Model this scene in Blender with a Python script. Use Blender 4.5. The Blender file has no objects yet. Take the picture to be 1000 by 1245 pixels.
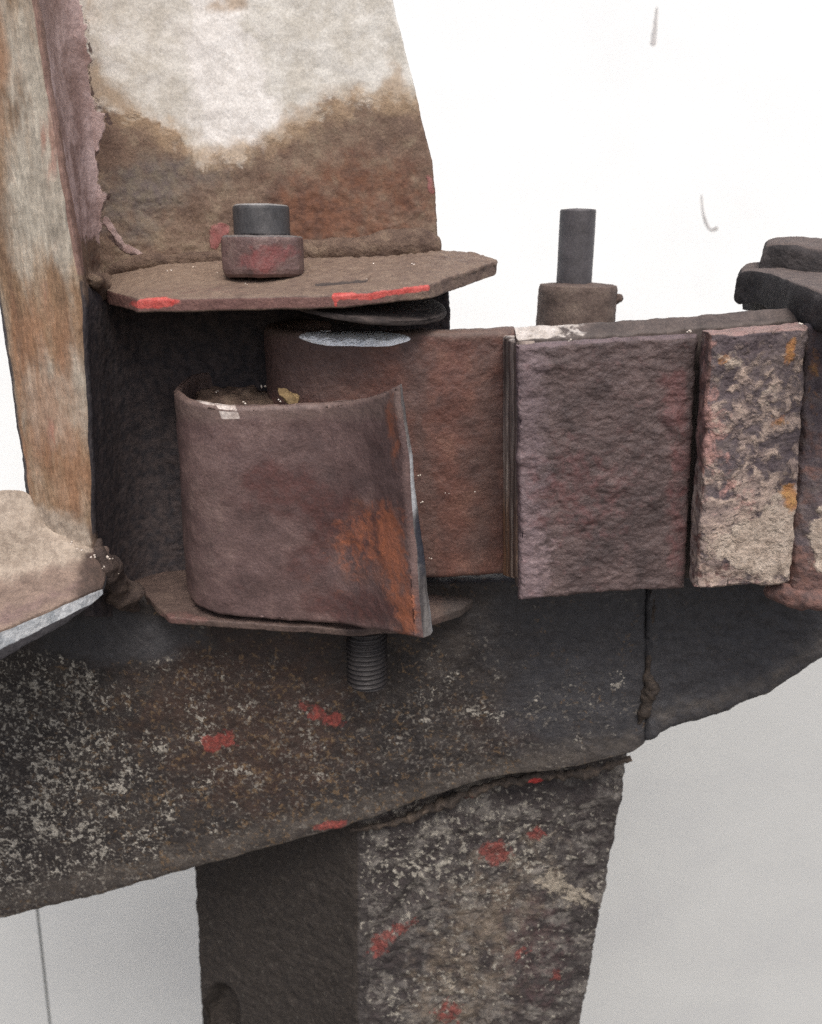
import bpy, math
import numpy as np
from mathutils import Vector

# ------------------------------------------------------------------ camera, sky, sun, exposure
S = bpy.context.scene
FPX, PITCH, DIST = 1050.0, math.radians(18), 0.27      # focal length in photo pixels, tilt down, distance to the hinge
CP, SP = math.cos(PITCH), math.sin(PITCH)
CAM = np.array([0.0, -DIST*CP, DIST*SP])
cam = bpy.data.cameras.new('camera'); co = bpy.data.objects.new('camera', cam)
S.collection.objects.link(co); S.camera = co
co.location = CAM; co.rotation_euler = (math.pi/2 - PITCH, 0, 0)
cam.sensor_fit = 'VERTICAL'; cam.sensor_height = 36; cam.lens = 36*FPX/1245
cam.clip_start = 0.01; cam.clip_end = 200
cam.dof.use_dof = True; cam.dof.focus_distance = 0.27; cam.dof.aperture_fstop = 17

SUN_EL, SUN_AZ = math.radians(57), math.radians(10)     # azimuth: from behind the camera towards the right
w = bpy.data.worlds.new('World'); S.world = w; w.use_nodes = True
nt = w.node_tree
sky = nt.nodes.new('ShaderNodeTexSky'); sky.sky_type = 'NISHITA'; sky.sun_disc = False
sky.sun_elevation = SUN_EL; sky.sun_rotation = math.pi - SUN_AZ
sky.air_density = 1.0; sky.dust_density = 5.0; sky.ozone_density = 1.0
bg = nt.nodes['Background']; bg.inputs[1].default_value = 0.12
nt.links.new(sky.outputs[0], bg.inputs[0])
sl = bpy.data.lights.new('sun', 'SUN'); sl.energy = 1.5; sl.angle = math.radians(26); sl.color = (1, .985, .97)
so = bpy.data.objects.new('sun', sl); S.collection.objects.link(so)
sd = Vector((math.sin(SUN_AZ)*math.cos(SUN_EL), -math.cos(SUN_AZ)*math.cos(SUN_EL), math.sin(SUN_EL)))
so.rotation_euler = sd.to_track_quat('Z', 'Y').to_euler()
S.view_settings.view_transform = 'Standard'; S.view_settings.look = 'None'
S.view_settings.exposure = 0.3; S.view_settings.gamma = 1
S.cycles.use_denoising = False; S.cycles.max_bounces = 6; S.cycles.diffuse_bounces = 3

# ------------------------------------------------------------------ helpers: points, noise
def P(px, py, Y):
    """photo pixel + depth Y -> world point (place things where they stand)"""
    px, py, Y = [np.asarray(a, float) for a in (px, py, Y)]
    u = (px-500)/FPX; v = -(py-622.5)/FPX
    dy = CP+v*SP; dz = -SP+v*CP
    t = (Y-CAM[1])/dy
    return np.stack([u*t, np.broadcast_to(Y, t.shape)+0*t, CAM[2]+dz*t], -1)
def proj(p):
    d = p-CAM
    f = d[..., 1]*CP-d[..., 2]*SP; up = d[..., 1]*SP+d[..., 2]*CP
    return 500+FPX*d[..., 0]/f, 622.5-FPX*up/f

_rng = np.random.RandomState(7)
_perm = np.tile(_rng.permutation(256), 2).astype(np.int64)
_grad = _rng.normal(size=(256, 3)); _grad /= np.linalg.norm(_grad, axis=1)[:, None]
def perlin(p):
    i = np.floor(p).astype(np.int64); f = p-i; i &= 255
    s = f*f*f*(f*(f*6-15)+10)
    out = 0
    for dx in (0, 1):
        for dy in (0, 1):
            for dz in (0, 1):
                h = _perm[(_perm[(_perm[(i[:, 0]+dx) & 255]+i[:, 1]+dy) & 255]+i[:, 2]+dz) & 255]
                g = _grad[h]
                d = (f[:, 0]-dx)*g[:, 0]+(f[:, 1]-dy)*g[:, 1]+(f[:, 2]-dz)*g[:, 2]
                wt = (s[:, 0] if dx else 1-s[:, 0])*(s[:, 1] if dy else 1-s[:, 1])*(s[:, 2] if dz else 1-s[:, 2])
                out = out+wt*d
    return out*1.5
def fbm(p, wl, oct=3, seed=0.0, gain=.5):
    """p in metres, wl = wavelength in mm, about -1..1"""
    q = p*(1000.0/wl)+seed*17.3+.37
    a, o = 1.0, 0
    for k in range(oct):
        o = o+a*perlin(q); q = q*2.03+5.1; a *= gain
    return o
def sstep(a, b, x):
    t = np.clip((x-a)/(b-a), 0, 1); return t*t*(3-2*t)
def ell(px, py, cx, cy, rx, ry, ang=0):
    """1 inside an ellipse falling to 0 at twice its radius"""
    c, s = math.cos(math.radians(ang)), math.sin(math.radians(ang))
    dx, dy = px-cx, py-cy
    d = np.hypot((dx*c+dy*s)/rx, (-dx*s+dy*c)/ry)
    return np.clip(1.5-d*.75, 0, 1)
def seg(px, py, pts, wd):
    """1 on a polyline falling to 0 at wd pixels"""
    o = np.full(px.shape, 1e9)
    for (x0, y0), (x1, y1) in zip(pts[:-1], pts[1:]):
        L2 = (x1-x0)**2+(y1-y0)**2
        t = np.clip(((px-x0)*(x1-x0)+(py-y0)*(y1-y0))/L2, 0, 1)
        o = np.minimum(o, np.hypot(px-x0-t*(x1-x0), py-y0-t*(y1-y0)))
    return np.clip(1-o/wd, 0, 1)
def curve(x, pts):
    xs, ys = zip(*pts); return np.interp(x, xs, ys)

# ------------------------------------------------------------------ helpers: things and meshes
BASE = {}
def thing(name, label, cat, base, group=None):
    o = bpy.data.objects.new(name, None); S.collection.objects.link(o)
    o.empty_display_size = .02
    o.location = base; o['label'] = label; o['category'] = cat
    if group: o['group'] = group
    BASE[o.name] = np.asarray(base, float)
    return o
def link(name, V, quads, mat, parent, attrs=None, tris=None, smooth=True, sharp=None):
    b = BASE[parent.name] if (parent is not None and parent.name in BASE) else np.zeros(3)
    me = bpy.data.meshes.new(name)
    V = V-b
    nq = len(quads); ntri = 0 if tris is None else len(tris)
    me.vertices.add(len(V)); me.vertices.foreach_set('co', V.astype(np.float32).ravel())
    loops = np.asarray(quads, np.int32).ravel()
    if ntri: loops = np.concatenate([loops, np.asarray(tris, np.int32).ravel()])
    me.loops.add(len(loops)); me.loops.foreach_set('vertex_index', loops)
    starts = np.concatenate([np.arange(nq)*4, nq*4+np.arange(ntri)*3]).astype(np.int32)
    me.polygons.add(nq+ntri); me.polygons.foreach_set('loop_start', starts)
    me.polygons.foreach_set('use_smooth', np.full(nq+ntri, smooth))
    me.update(calc_edges=True); me.validate()
    for k, v in (attrs or {}).items():
        a = me.attributes.new(k, 'FLOAT', 'POINT'); a.data.foreach_set('value', np.broadcast_to(v, (len(V),)).astype(np.float32))
    o = bpy.data.objects.new(name, me); S.collection.objects.link(o)
    if mat: me.materials.append(mat)
    if parent is not None:
        o.parent = parent
        if parent.name not in BASE: o.location = -np.array(parent.location)
        BASE.setdefault(o.name, b)
    return o
def vnormals(V, Q, T=None):
    n = np.zeros_like(V)
    Q = np.asarray(Q)
    fn = np.cross(V[Q[:, 2]]-V[Q[:, 0]], V[Q[:, 3]]-V[Q[:, 1]])
    for k in range(4):
        for c in range(3): n[:, c] += np.bincount(Q[:, k], fn[:, c], len(V))
    if T is not None and len(T):
        T = np.asarray(T); fn = np.cross(V[T[:, 1]]-V[T[:, 0]], V[T[:, 2]]-V[T[:, 0]])
        for k in range(3):
            for c in range(3): n[:, c] += np.bincount(T[:, k], fn[:, c], len(V))
    return n/(np.linalg.norm(n, axis=1)[:, None]+1e-20)

def cr(ctrl, t, axis, smooth):
    """interpolate control points along an axis at index positions t"""
    c = np.moveaxis(ctrl, axis, 0); n = len(c)
    i = np.clip(np.floor(t).astype(int), 0, n-2); f = (t-i).reshape((-1,)+(1,)*(c.ndim-1))
    if not smooth:
        o = c[i]*(1-f)+c[i+1]*f
    else:
        p0, p1, p2, p3 = c[np.maximum(i-1, 0)], c[i], c[i+1], c[np.minimum(i+2, n-1)]
        o = .5*((2*p1)+(-p0+p2)*f+(2*p0-5*p1+4*p2-p3)*f*f+(-p0+3*p1-3*p2+p3)*f**3)
    return np.moveaxis(o, 0, axis)
def sample(ctrl, axis, smooth, sp, r):
    n = ctrl.shape[axis]
    t = np.linspace(0, n-1, 60*(n-1)+1)
    g = cr(ctrl, t, axis, smooth); g = np.moveaxis(g, axis, 0)
    d = np.linalg.norm(np.diff(g, axis=0), axis=-1).reshape(len(t)-1, -1).mean(1)
    s = np.concatenate([[0], np.cumsum(d)]); L = s[-1]
    k = max(3, int(round(L/sp)))
    ss = np.linspace(0, L, k+1)
    ed = np.array([.06, .2, .45, .75, 1.0, 1.15])*r
    ss = np.concatenate([ss, ed, L-ed])
    if not smooth: ss = np.concatenate([ss, np.interp(np.arange(1, n-1), t, s)])
    ss = np.unique(np.round(ss[(ss >= 0) & (ss <= L)], 7))
    keep = np.concatenate([[True], np.diff(ss) > .02*sp+1e-6]); ss = ss[keep]
    ss[-1] = L
    return np.interp(ss, s, t), ss, L

def slab(name, mat, parent, ctrl, thick, d=None, sp=.00045, r=.0006, smooth=(False, False), disp=((.00010, 3.0, 3), (.00006, .9, 2)),
         wob=(.0003, 9.0), masks=None, extra=None, seed=1.0, world=False, tvar=None, flat=False, shift=None):
    """A plate: control grid rows x cols of (px,py,Y); thickness along d or against the surface normal; rounded uneven edges."""
    ctrl = np.asarray(ctrl, float)
    C = ctrl if world else P(ctrl[..., 0], ctrl[..., 1], ctrl[..., 2])
    tv, sv, Lv = sample(C, 0, smooth[0], sp, r)
    tu, su, Lu = sample(C, 1, smooth[1], sp, r)
    G = cr(cr(C, tv, 0, smooth[0]), tu, 1, smooth[1])
    nv, nu = G.shape[:2]
    gu = np.gradient(G, axis=1); gv = np.gradient(G, axis=0)
    N = np.cross(gu, gv); N /= np.linalg.norm(N, axis=-1)[..., None]+1e-20
    mid = N[nv//2, nu//2]
    flip = np.dot(mid, CAM-G[nv//2, nu//2]) < 0
    if flip: N = -N
    D = -N if d is None else np.broadcast_to(np.asarray(d, float), N.shape)
    eu = np.minimum(su, Lu-su)[None, :]; ev = np.minimum(sv, Lv-sv)[:, None]
    def ins(e): return r-np.sqrt(np.maximum(r*r-np.maximum(r-e, 0)**2, 0))
    inset = np.minimum(np.hypot(ins(eu), ins(ev)), r)[..., None]
    th_ = thick*(np.ones((nv, nu)) if tvar is None else tvar((tv/(C.shape[0]-1))[:, None], (tu/(C.shape[1]-1))[None, :])*np.ones((nv, nu)))[..., None]
    F = G+D*inset; B = G+D*th_-D*np.minimum(inset, th_*.5)
    V = [F.reshape(-1, 3), B.reshape(-1, 3)]
    idx = np.arange(nv*nu).reshape(nv, nu)
    def grid(ix): return np.stack([ix[:-1, :-1], ix[:-1, 1:], ix[1:, 1:], ix[1:, :-1]], -1).reshape(-1, 4)
    qf = grid(idx); qb = grid(idx+nv*nu)[:, ::-1]
    loop = np.concatenate([idx[0, :-1], idx[:-1, -1], idx[-1, :0:-1], idx[:0:-1, 0]])
    m = max(1, int(thick/sp/1.2)); rows = [loop]
    base = 2*nv*nu; fl, bl = V[0][loop], V[1][loop]
    for k in range(1, m):
        V.append(fl+(bl-fl)*k/m); rows.append(base+np.arange(len(loop))); base += len(loop)
    rows.append(loop+nv*nu)
    qs = [np.stack([a, b, np.roll(b, -1), np.roll(a, -1)], -1) for a, b in zip(rows[:-1], rows[1:])]
    V = np.concatenate(V); Q = np.concatenate([qf, qb]+qs)
    front = np.zeros(len(V)); front[:nv*nu] = 1
    n = vnormals(V, Q)
    if np.dot(n[idx[nv//2, nu//2]], N[nv//2, nu//2]) < 0: Q = Q[:, ::-1]; n = -n
    px, py = proj(V)
    off = np.zeros(len(V))
    for a, wl, oc in disp: off = off+a*fbm(V, wl, oc, seed+wl)
    V2 = V.copy()
    if wob:
        for c in range(3): V2[:, c] += wob[0]*fbm(V, wob[1], 3, seed+3.3*c)
    if extra is not None: off = off+extra(px, py, V, n, front)
    V2 = V2+n*off[:, None]
    if shift is not None: V2 = V2+shift(px, py, V)
    at = {k: f(px, py, V, n, front) for k, f in (masks or {}).items()}
    return link(name, V2, Q, mat, parent, at, smooth=not flat)

def lathe(name, mat, parent, base, axis, prof, nth=64, rf=None, disp=((.00005, 2, 3),), masks=None, seed=2.0, sub=None, xref=None):
    """revolve (radius, height) about an axis; rf(theta, h, r) may vary the radius"""
    ax = np.asarray(axis, float); ax /= np.linalg.norm(ax)
    x = np.array([1., 0, 0]) if xref is None else np.asarray(xref, float)
    x = x-ax*np.dot(x, ax); x /= np.linalg.norm(x); y = np.cross(ax, x)
    prof = np.asarray(prof, float)
    if sub:
        dd = np.concatenate([[0], np.cumsum(np.linalg.norm(np.diff(prof, axis=0), axis=1))])
        ss = np.unique(np.concatenate([dd, np.arange(0, dd[-1], sub)]))
        prof = np.stack([np.interp(ss, dd, prof[:, 0]), np.interp(ss, dd, prof[:, 1])], 1)
    th = np.arange(nth)*2*math.pi/nth
    R = np.repeat(prof[:, :1], nth, 1); H = np.repeat(prof[:, 1:], nth, 1); T = np.repeat(th[None], len(prof), 0)
    if rf: R = rf(T, H, R)
    V = np.asarray(base)+(R*np.cos(T))[..., None]*x+(R*np.sin(T))[..., None]*y+H[..., None]*ax
    V = V.reshape(-1, 3)
    k = len(prof); ix = np.arange(k*nth).reshape(k, nth)
    Q = np.stack([ix[:-1], np.roll(ix[:-1], -1, 1), np.roll(ix[1:], -1, 1), ix[1:]], -1).reshape(-1, 4)
    n = vnormals(V, Q)
    cen = V.mean(0)
    if np.sum(n*(V-cen)) < 0: Q = Q[:, ::-1]; n = -n
    px, py = proj(V)
    off = np.zeros(len(V))
    for a, wl, oc in disp: off = off+a*fbm(V, wl, oc, seed+wl)
    at = {kk: f(px, py, V, n, np.ones(len(V))) for kk, f in (masks or {}).items()}
    return link(name, V+n*off[:, None], Q, mat, parent, at)

def bead(name, mat, parent, pts, rad, lump=.35, nth=20, sp=.0005, masks=None, seed=4.0, flat=1.0, world=False):
    """a lumpy weld bead or bar along points (px,py,Y)"""
    pts = np.asarray(pts, float); C = pts if world else P(pts[:, 0], pts[:, 1], pts[:, 2])
    rad = np.broadcast_to(np.asarray(rad, float), (len(C),))
    L = np.linalg.norm(np.diff(C, axis=0), axis=1).sum(); n = max(4, int(L/sp))
    t = np.linspace(0, len(C)-1, n)
    A = cr(C, t, 0, True); rr = np.interp(t, np.arange(len(C)), rad)
    cap = np.minimum(np.arange(n), np.arange(n)[::-1])*(L/n)
    rr = rr*np.sqrt(np.clip(1-np.maximum(1-cap/np.maximum(rr, 1e-6), 0)**2, .0004, 1))
    tg = np.gradient(A, axis=0); tg /= np.linalg.norm(tg, axis=1)[:, None]
    up = np.array([0, -1., 0.2]); s = np.cross(tg, up); s /= np.linalg.norm(s, axis=1)[:, None]; u = np.cross(s, tg)
    th = np.arange(nth)*2*math.pi/nth
    V = A[:, None]+rr[:, None, None]*(np.cos(th)[None, :, None]*s[:, None]+flat*np.sin(th)[None, :, None]*u[:, None])
    V = V.reshape(-1, 3); ix = np.arange(n*nth).reshape(n, nth)
    Q = np.stack([ix[:-1], np.roll(ix[:-1], -1, 1), np.roll(ix[1:], -1, 1), ix[1:]], -1).reshape(-1, 4)
    T = [(ix[0, 0], ix[0, k], ix[0, k+1]) for k in range(1, nth-1)]+[(ix[-1, 0], ix[-1, k+1], ix[-1, k]) for k in range(1, nth-1)]
    nn = vnormals(V, Q)
    if np.sum(nn*(V-np.repeat(A, nth, 0))) < 0: Q = Q[:, ::-1]; T = [x[::-1] for x in T]; nn = -nn
    V2 = V+nn*(np.repeat(rr, nth)*lump*fbm(V, max(rad)*2200, 3, seed))[:, None]
    px, py = proj(V)
    at = {kk: f(px, py, V, nn, np.ones(len(V))) for kk, f in (masks or {}).items()}
    return link(name, V2, Q, mat, parent, at, tris=T)

# ------------------------------------------------------------------ materials
def lin(c):
    return tuple(((v/255)/12.92 if v/255 <= .04045 else ((v/255+.055)/1.055)**2.4) for v in c)+(1,)
def material(name, base, scale, layers=(), rough=.8, bump=(.0002, 900), stretch=(1, 1, 1), metal=0, spec=.3, fine=.22, bump2=None, detail=8, worn=.55):
    """base = three colours mixed by fractal noise; each layer is laid over it where attribute + noise passes 0.5"""
    m = bpy.data.materials.new(name); m.use_nodes = True
    t = m.node_tree; L = t.links.new; nd = t.nodes.new
    bs = t.nodes['Principled BSDF']; bs.inputs['Specular IOR Level'].default_value = spec; bs.inputs['Metallic'].default_value = metal
    tc = nd('ShaderNodeTexCoord')
    mp = nd('ShaderNodeMapping'); mp.inputs['Scale'].default_value = stretch; L(tc.outputs['Object'], mp.inputs[0])
    def noise(sc, st=False, det=6, ro=.6, dist=0, off=0):
        n = nd('ShaderNodeTexNoise'); n.inputs['Scale'].default_value = sc; n.inputs['Detail'].default_value = det
        n.inputs['Roughness'].default_value = ro; n.inputs['Distortion'].default_value = dist
        src = mp.outputs[0] if st is True else tc.outputs['Object']
        if isinstance(st, tuple):
            m2 = nd('ShaderNodeMapping'); m2.inputs['Scale'].default_value = st; L(tc.outputs['Object'], m2.inputs[0]); src = m2.outputs[0]
        if off:
            a = nd('ShaderNodeVectorMath'); a.operation = 'ADD'; a.inputs[1].default_value = (off, off*.7, -off); L(src, a.inputs[0]); src = a.outputs[0]
        L(src, n.inputs['Vector']); return n.outputs['Fac']
    def math_(op, a, b=None, clamp=False):
        n = nd('ShaderNodeMath'); n.operation = op; n.use_clamp = clamp
        for i, v in enumerate((a, b)):
            if v is None: continue
            if isinstance(v, (int, float)): n.inputs[i].default_value = v
            else: L(v, n.inputs[i])
        return n.outputs[0]
    def mr(v, a, b, lo=0, hi=1):
        n = nd('ShaderNodeMapRange'); n.interpolation_type = 'SMOOTHSTEP'
        n.inputs['From Min'].default_value = a; n.inputs['From Max'].default_value = b
        n.inputs['To Min'].default_value = lo; n.inputs['To Max'].default_value = hi
        L(v, n.inputs['Value']); return n.outputs[0]
    def mix(f, a, b, mode='MIX'):
        n = nd('ShaderNodeMix'); n.data_type = 'RGBA'; n.blend_type = mode
        for s, v in ((n.inputs['Factor'], f), (n.inputs['A'], a), (n.inputs['B'], b)):
            if isinstance(v, tuple): s.default_value = v
            elif isinstance(v, (int, float)): s.default_value = v
            else: L(v, s)
        return n.outputs['Result']
    rp = nd('ShaderNodeValToRGB'); e = rp.color_ramp.elements
    e[0].position = .32; e[0].color = lin(base[0]); e[1].position = .68; e[1].color = lin(base[-1])
    if len(base) == 3: k = e.new(.5); k.color = lin(base[1])
    L(noise(scale, True, detail, .65, .3), rp.inputs[0]); col = rp.outputs[0]
    # fine grain of the surface itself
    g = mr(noise(1400, True, 4, .7, off=.31), .25, .75, 1-fine, 1+fine)
    col = mix(1.0, col, g, 'MULTIPLY')
    g2 = mr(noise(2700, False, 2, .6, off=.91), .3, .7, 1-fine*.5, 1+fine*.5)
    col = mix(1.0, col, g2, 'MULTIPLY')
    rg = rough; hs = None; fm = None
    for i, ly in enumerate(layers):
        at = ly.get('a')
        n = noise(ly.get('ns', 200), ly.get('sv', ly.get('st', False)), ly.get('det', 6), .6, ly.get('dist', .4), off=.1+.13*i)
        v = math_('MULTIPLY', math_('SUBTRACT', n, .5), ly.get('amp', 1.5))
        if at is not None:
            an = nd('ShaderNodeAttribute'); an.attribute_name = at
            v = math_('ADD', v, an.outputs['Fac'])
            lowat = mr(an.outputs['Fac'], .02, .12)
        else: v = math_('ADD', v, ly['bias']); lowat = None
        so_ = ly.get('s', .06)
        mk = mr(v, .5-so_, .5+so_)
        if lowat is not None: mk = math_('MULTIPLY', mk, lowat)
        if ly.get('op', 1) != 1: mk = math_('MULTIPLY', mk, ly['op'])
        c = ly['c']
        if isinstance(c, list):
            lc = mix(mr(noise(ly.get('cs', 350), ly.get('sv', ly.get('st', False)), 6, .65, .2, off=.5+.1*i), .35, .65), lin(c[0]), lin(c[1]))
        else: lc = lin(c)
        if isinstance(c, list) or True:
            lc = mix(.8, lc, g, 'MULTIPLY') if ly.get('grain', True) else lc
        col = mix(mk, col, lc)
        if 'r' in ly:
            n = nd('ShaderNodeMix'); n.data_type = 'FLOAT'; L(mk, n.inputs['Factor'])
            (n.inputs['A'].__setattr__('default_value', rg) if isinstance(rg, (int, float)) else L(rg, n.inputs['A']))
            n.inputs['B'].default_value = ly['r']; rg = n.outputs['Result']
        if 'm' in ly:
            pm = bs.inputs['Metallic']
            v2 = math_('MULTIPLY', mk, ly['m'])
            L(v2, pm)
        if 'flat' in ly: fm = math_('SUBTRACT', 1.0, math_('MULTIPLY', mk, ly['flat']))
        if 'h' in ly:
            h = math_('MULTIPLY', mk, ly['h']); hs = h if hs is None else math_('ADD', hs, h)
    if worn:
        ge = nd('ShaderNodeNewGeometry')
        wv = math_('ADD', ge.outputs['Pointiness'], math_('MULTIPLY', math_('SUBTRACT', noise(260, False, 4, .6, off=.43), .5), .10))
        wk = math_('MULTIPLY', mr(wv, .545, .60), worn)
        col = mix(wk, col, mix(1.0, col, (1.75, 1.7, 1.66, 1), 'MULTIPLY'))
    L(col, bs.inputs['Base Color'])
    if isinstance(rg, (int, float)): bs.inputs['Roughness'].default_value = rg
    else: L(rg, bs.inputs['Roughness'])
    h = math_('MULTIPLY', noise(bump[1], True, 6, .65, off=.77), bump[0])
    if bump2: h = math_('ADD', h, math_('MULTIPLY', noise(bump2[1], False, 5, .6, off=.57), bump2[0]))
    if fm is not None: h = math_('MULTIPLY', h, fm)
    if hs is not None: h = math_('ADD', h, hs)
    bp = nd('ShaderNodeBump'); bp.inputs['Strength'].default_value = 1; bp.inputs['Distance'].default_value = 1
    L(h, bp.inputs['Height']); L(bp.outputs[0], bs.inputs['Normal'])
    return m

PINK = [(146, 122, 116), (196, 174, 170)]
RED = [(150, 48, 46), (175, 72, 66)]
M = {}
M['post'] = material('weathered orange brown steel', [(108, 86, 70), (140, 114, 90), (164, 148, 128)], 95, [
    dict(a='pale', ns=150, st=True, amp=1.6, s=.25, c=[(160, 154, 142), (192, 186, 172)], op=.8),
    dict(a='orange', ns=150, st=True, amp=1.4, s=.2, c=[(150, 108, 80), (160, 118, 92)], op=.55),
    dict(a='red', ns=160, st=True, amp=1.6, s=.15, c=[(150, 84, 76), (160, 104, 88)], op=.7),
    dict(a='side', ns=300, amp=.3, s=.1, c=[(140, 112, 100), (150, 122, 112)]),
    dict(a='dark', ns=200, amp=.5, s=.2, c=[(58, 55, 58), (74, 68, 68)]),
    dict(a='dirt', ns=300, amp=.8, s=.2, c=[(104, 88, 76), (130, 110, 94)]),
    dict(a='cream', ns=170, amp=.9, s=.25, c=[(150, 136, 122), (178, 164, 148)]),
    dict(bias=-.02, ns=330, st=True, amp=2.0, s=.2, c=(92, 80, 72), op=.6),
], stretch=(1, 1, .2), bump=(.0006, 900), rough=.75, fine=.3)
M['plate'] = material('flaking white paint over brown steel', [(98, 80, 70), (122, 102, 88), (140, 124, 106)], 130, [
    dict(a='rust', ns=180, amp=1.2, s=.3, c=[(100, 70, 58), (124, 84, 64)], op=.8),
    dict(a='slate', ns=160, amp=1.2, s=.3, c=[(104, 96, 94), (126, 118, 106)], op=.8),
    dict(a='grime_shade', ns=200, amp=.4, s=.3, c=[(58, 55, 58), (84, 75, 74)]),  # grime plus the shade of the recess under the upper lug, put into the colour
    dict(a='paint', ns=190, amp=1.2, s=.15, c=[(200, 195, 184), (220, 217, 209)], cs=130, h=.00015, flat=.7),
    dict(a='bright', ns=140, amp=1.5, s=.28, c=[(226, 222, 216), (238, 235, 230)], op=.95),
    dict(a='tan', ns=150, amp=1.3, s=.3, c=[(176, 152, 124), (158, 136, 112)], op=.75),
    dict(a='pink', ns=250, amp=.5, s=.05, c=PINK, cs=70, h=.0003),
    dict(a='crack', ns=300, amp=3.0, s=.15, c=(84, 68, 64), op=.9),
    dict(a='red', ns=350, amp=1.2, s=.12, c=[(150, 92, 90), (156, 108, 104)], h=.0002, op=.85),
    dict(bias=.02, ns=420, amp=1.8, s=.05, c=[(118, 104, 88), (96, 84, 76)], op=.5),
    dict(bias=-.25, ns=160, amp=2.0, s=.07, c=[(158, 142, 120), (122, 106, 92)], op=.6),
], bump=(.00025, 900), bump2=(.0006, 150), rough=.8)
M['lug'] = material('dusty brown steel with red paint traces', [(86, 70, 64), (112, 94, 84), (130, 112, 98)], 170, [
    dict(a='dust', ns=300, amp=1.0, s=.25, c=[(138, 120, 104), (120, 102, 88)], op=.8),
    dict(a='edge', ns=300, amp=.8, s=.2, c=[(112, 80, 76), (126, 92, 86)], op=.8),
    dict(a='slot', ns=300, amp=.6, s=.15, c=(76, 68, 64)),
    dict(a='red', ns=320, amp=1.0, s=.15, c=[(186, 72, 66), (204, 104, 96)], r=.5),
], bump=(.0003, 1100), bump2=(.0003, 250), rough=.65, spec=.4)
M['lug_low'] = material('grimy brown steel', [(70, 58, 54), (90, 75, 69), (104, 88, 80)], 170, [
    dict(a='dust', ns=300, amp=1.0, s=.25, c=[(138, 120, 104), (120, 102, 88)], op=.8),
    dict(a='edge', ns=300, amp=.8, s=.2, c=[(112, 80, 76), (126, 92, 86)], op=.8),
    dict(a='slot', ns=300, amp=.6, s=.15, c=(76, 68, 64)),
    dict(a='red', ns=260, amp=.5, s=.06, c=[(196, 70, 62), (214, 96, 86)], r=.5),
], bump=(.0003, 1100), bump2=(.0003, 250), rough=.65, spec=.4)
M['knuckle'] = material('mauve brown rusted steel', [(80, 64, 62), (100, 80, 77), (118, 97, 92)], 70, stretch=(1, 1, .12) if 0 else (1, 1, 1), layers=[
    dict(a='dark', ns=110, amp=1.3, s=.3, c=[(88, 54, 50), (74, 52, 50)], op=.75),
    dict(a='rim', ns=250, amp=.8, s=.3, c=[(124, 106, 98), (108, 92, 86)], op=.7),
    dict(a='orange', ns=130, amp=2.0, s=.4, c=[(148, 96, 72), (126, 88, 76)], op=.65),
    dict(a='orange', ns=300, amp=1.8, s=.25, c=[(182, 108, 72), (160, 98, 72)], op=.6),
    dict(a='chip', ns=350, amp=.7, s=.12, c=[(180, 166, 158), (212, 202, 194)]),
    dict(bias=.0, ns=500, amp=1.9, s=.12, c=(70, 56, 54), op=.6),
    dict(bias=-.12, ns=750, amp=2.2, s=.08, c=(52, 42, 42), op=.8, h=-.00012),
    dict(bias=-.06, ns=60, amp=2.0, s=.3, c=[(118, 100, 90), (96, 84, 84)], op=.55),
    dict(bias=-.1, ns=90, amp=2.2, s=.25, c=[(98, 58, 50), (118, 74, 60)], op=.5),
    dict(a='cut', ns=500, sv=(1, 1, .06), amp=.25, s=.06, c=[(122, 118, 115), (76, 72, 72)], cs=520, r=.5),
    dict(a='shine', ns=420, sv=(1, 1, .06), amp=1.2, s=.2, c=[(196, 198, 200), (150, 152, 154)], r=.35, m=.3),
    dict(a='blue', ns=300, st=True, amp=1.0, s=.25, c=(52, 54, 62), r=.4),
], bump=(.00025, 1100), bump2=(.00035, 220), rough=.52, spec=.5)
M['knuckle_back'] = material('red brown rusted steel', [(80, 58, 53), (106, 73, 64), (122, 89, 77)], 90, [
    dict(a='dark', ns=140, amp=1.3, s=.3, c=[(84, 66, 62), (98, 78, 72)], op=.85),
    dict(a='rim', ns=250, amp=.8, s=.3, c=[(112, 94, 84), (96, 80, 72)], op=.8),
    dict(bias=.0, ns=500, amp=1.9, s=.12, c=(72, 52, 48), op=.6),
    dict(bias=-.12, ns=750, amp=2.2, s=.08, c=(50, 38, 36), op=.8, h=-.00015),
    dict(bias=-.06, ns=70, amp=2.0, s=.3, c=[(124, 84, 70), (108, 74, 66)], op=.6),
    dict(a='cut', ns=500, amp=.3, s=.05, c=[(254, 254, 255), (248, 249, 251)], cs=260, r=.32, m=.6, grain=False),
], bump=(.00030, 1000), bump2=(.0006, 260), rough=.58, spec=.45)
M['strap'] = material('grey brown steel strap with scraped end', [(66, 58, 55), (86, 76, 71), (102, 90, 84)], 150, [
    dict(a='scrape', ns=220, amp=1.5, s=.12, c=[(206, 198, 190), (170, 160, 150)], r=.45),
    dict(a='end', ns=150, st=True, amp=1.6, s=.2, c=[(206, 190, 176), (150, 136, 128)]),
    dict(a='brownend', ns=150, st=True, amp=1.4, s=.2, c=[(168, 126, 92), (134, 104, 84)]),
], stretch=(1, 1, .05), bump=(.0003, 700), rough=.6, spec=.4)
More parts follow.
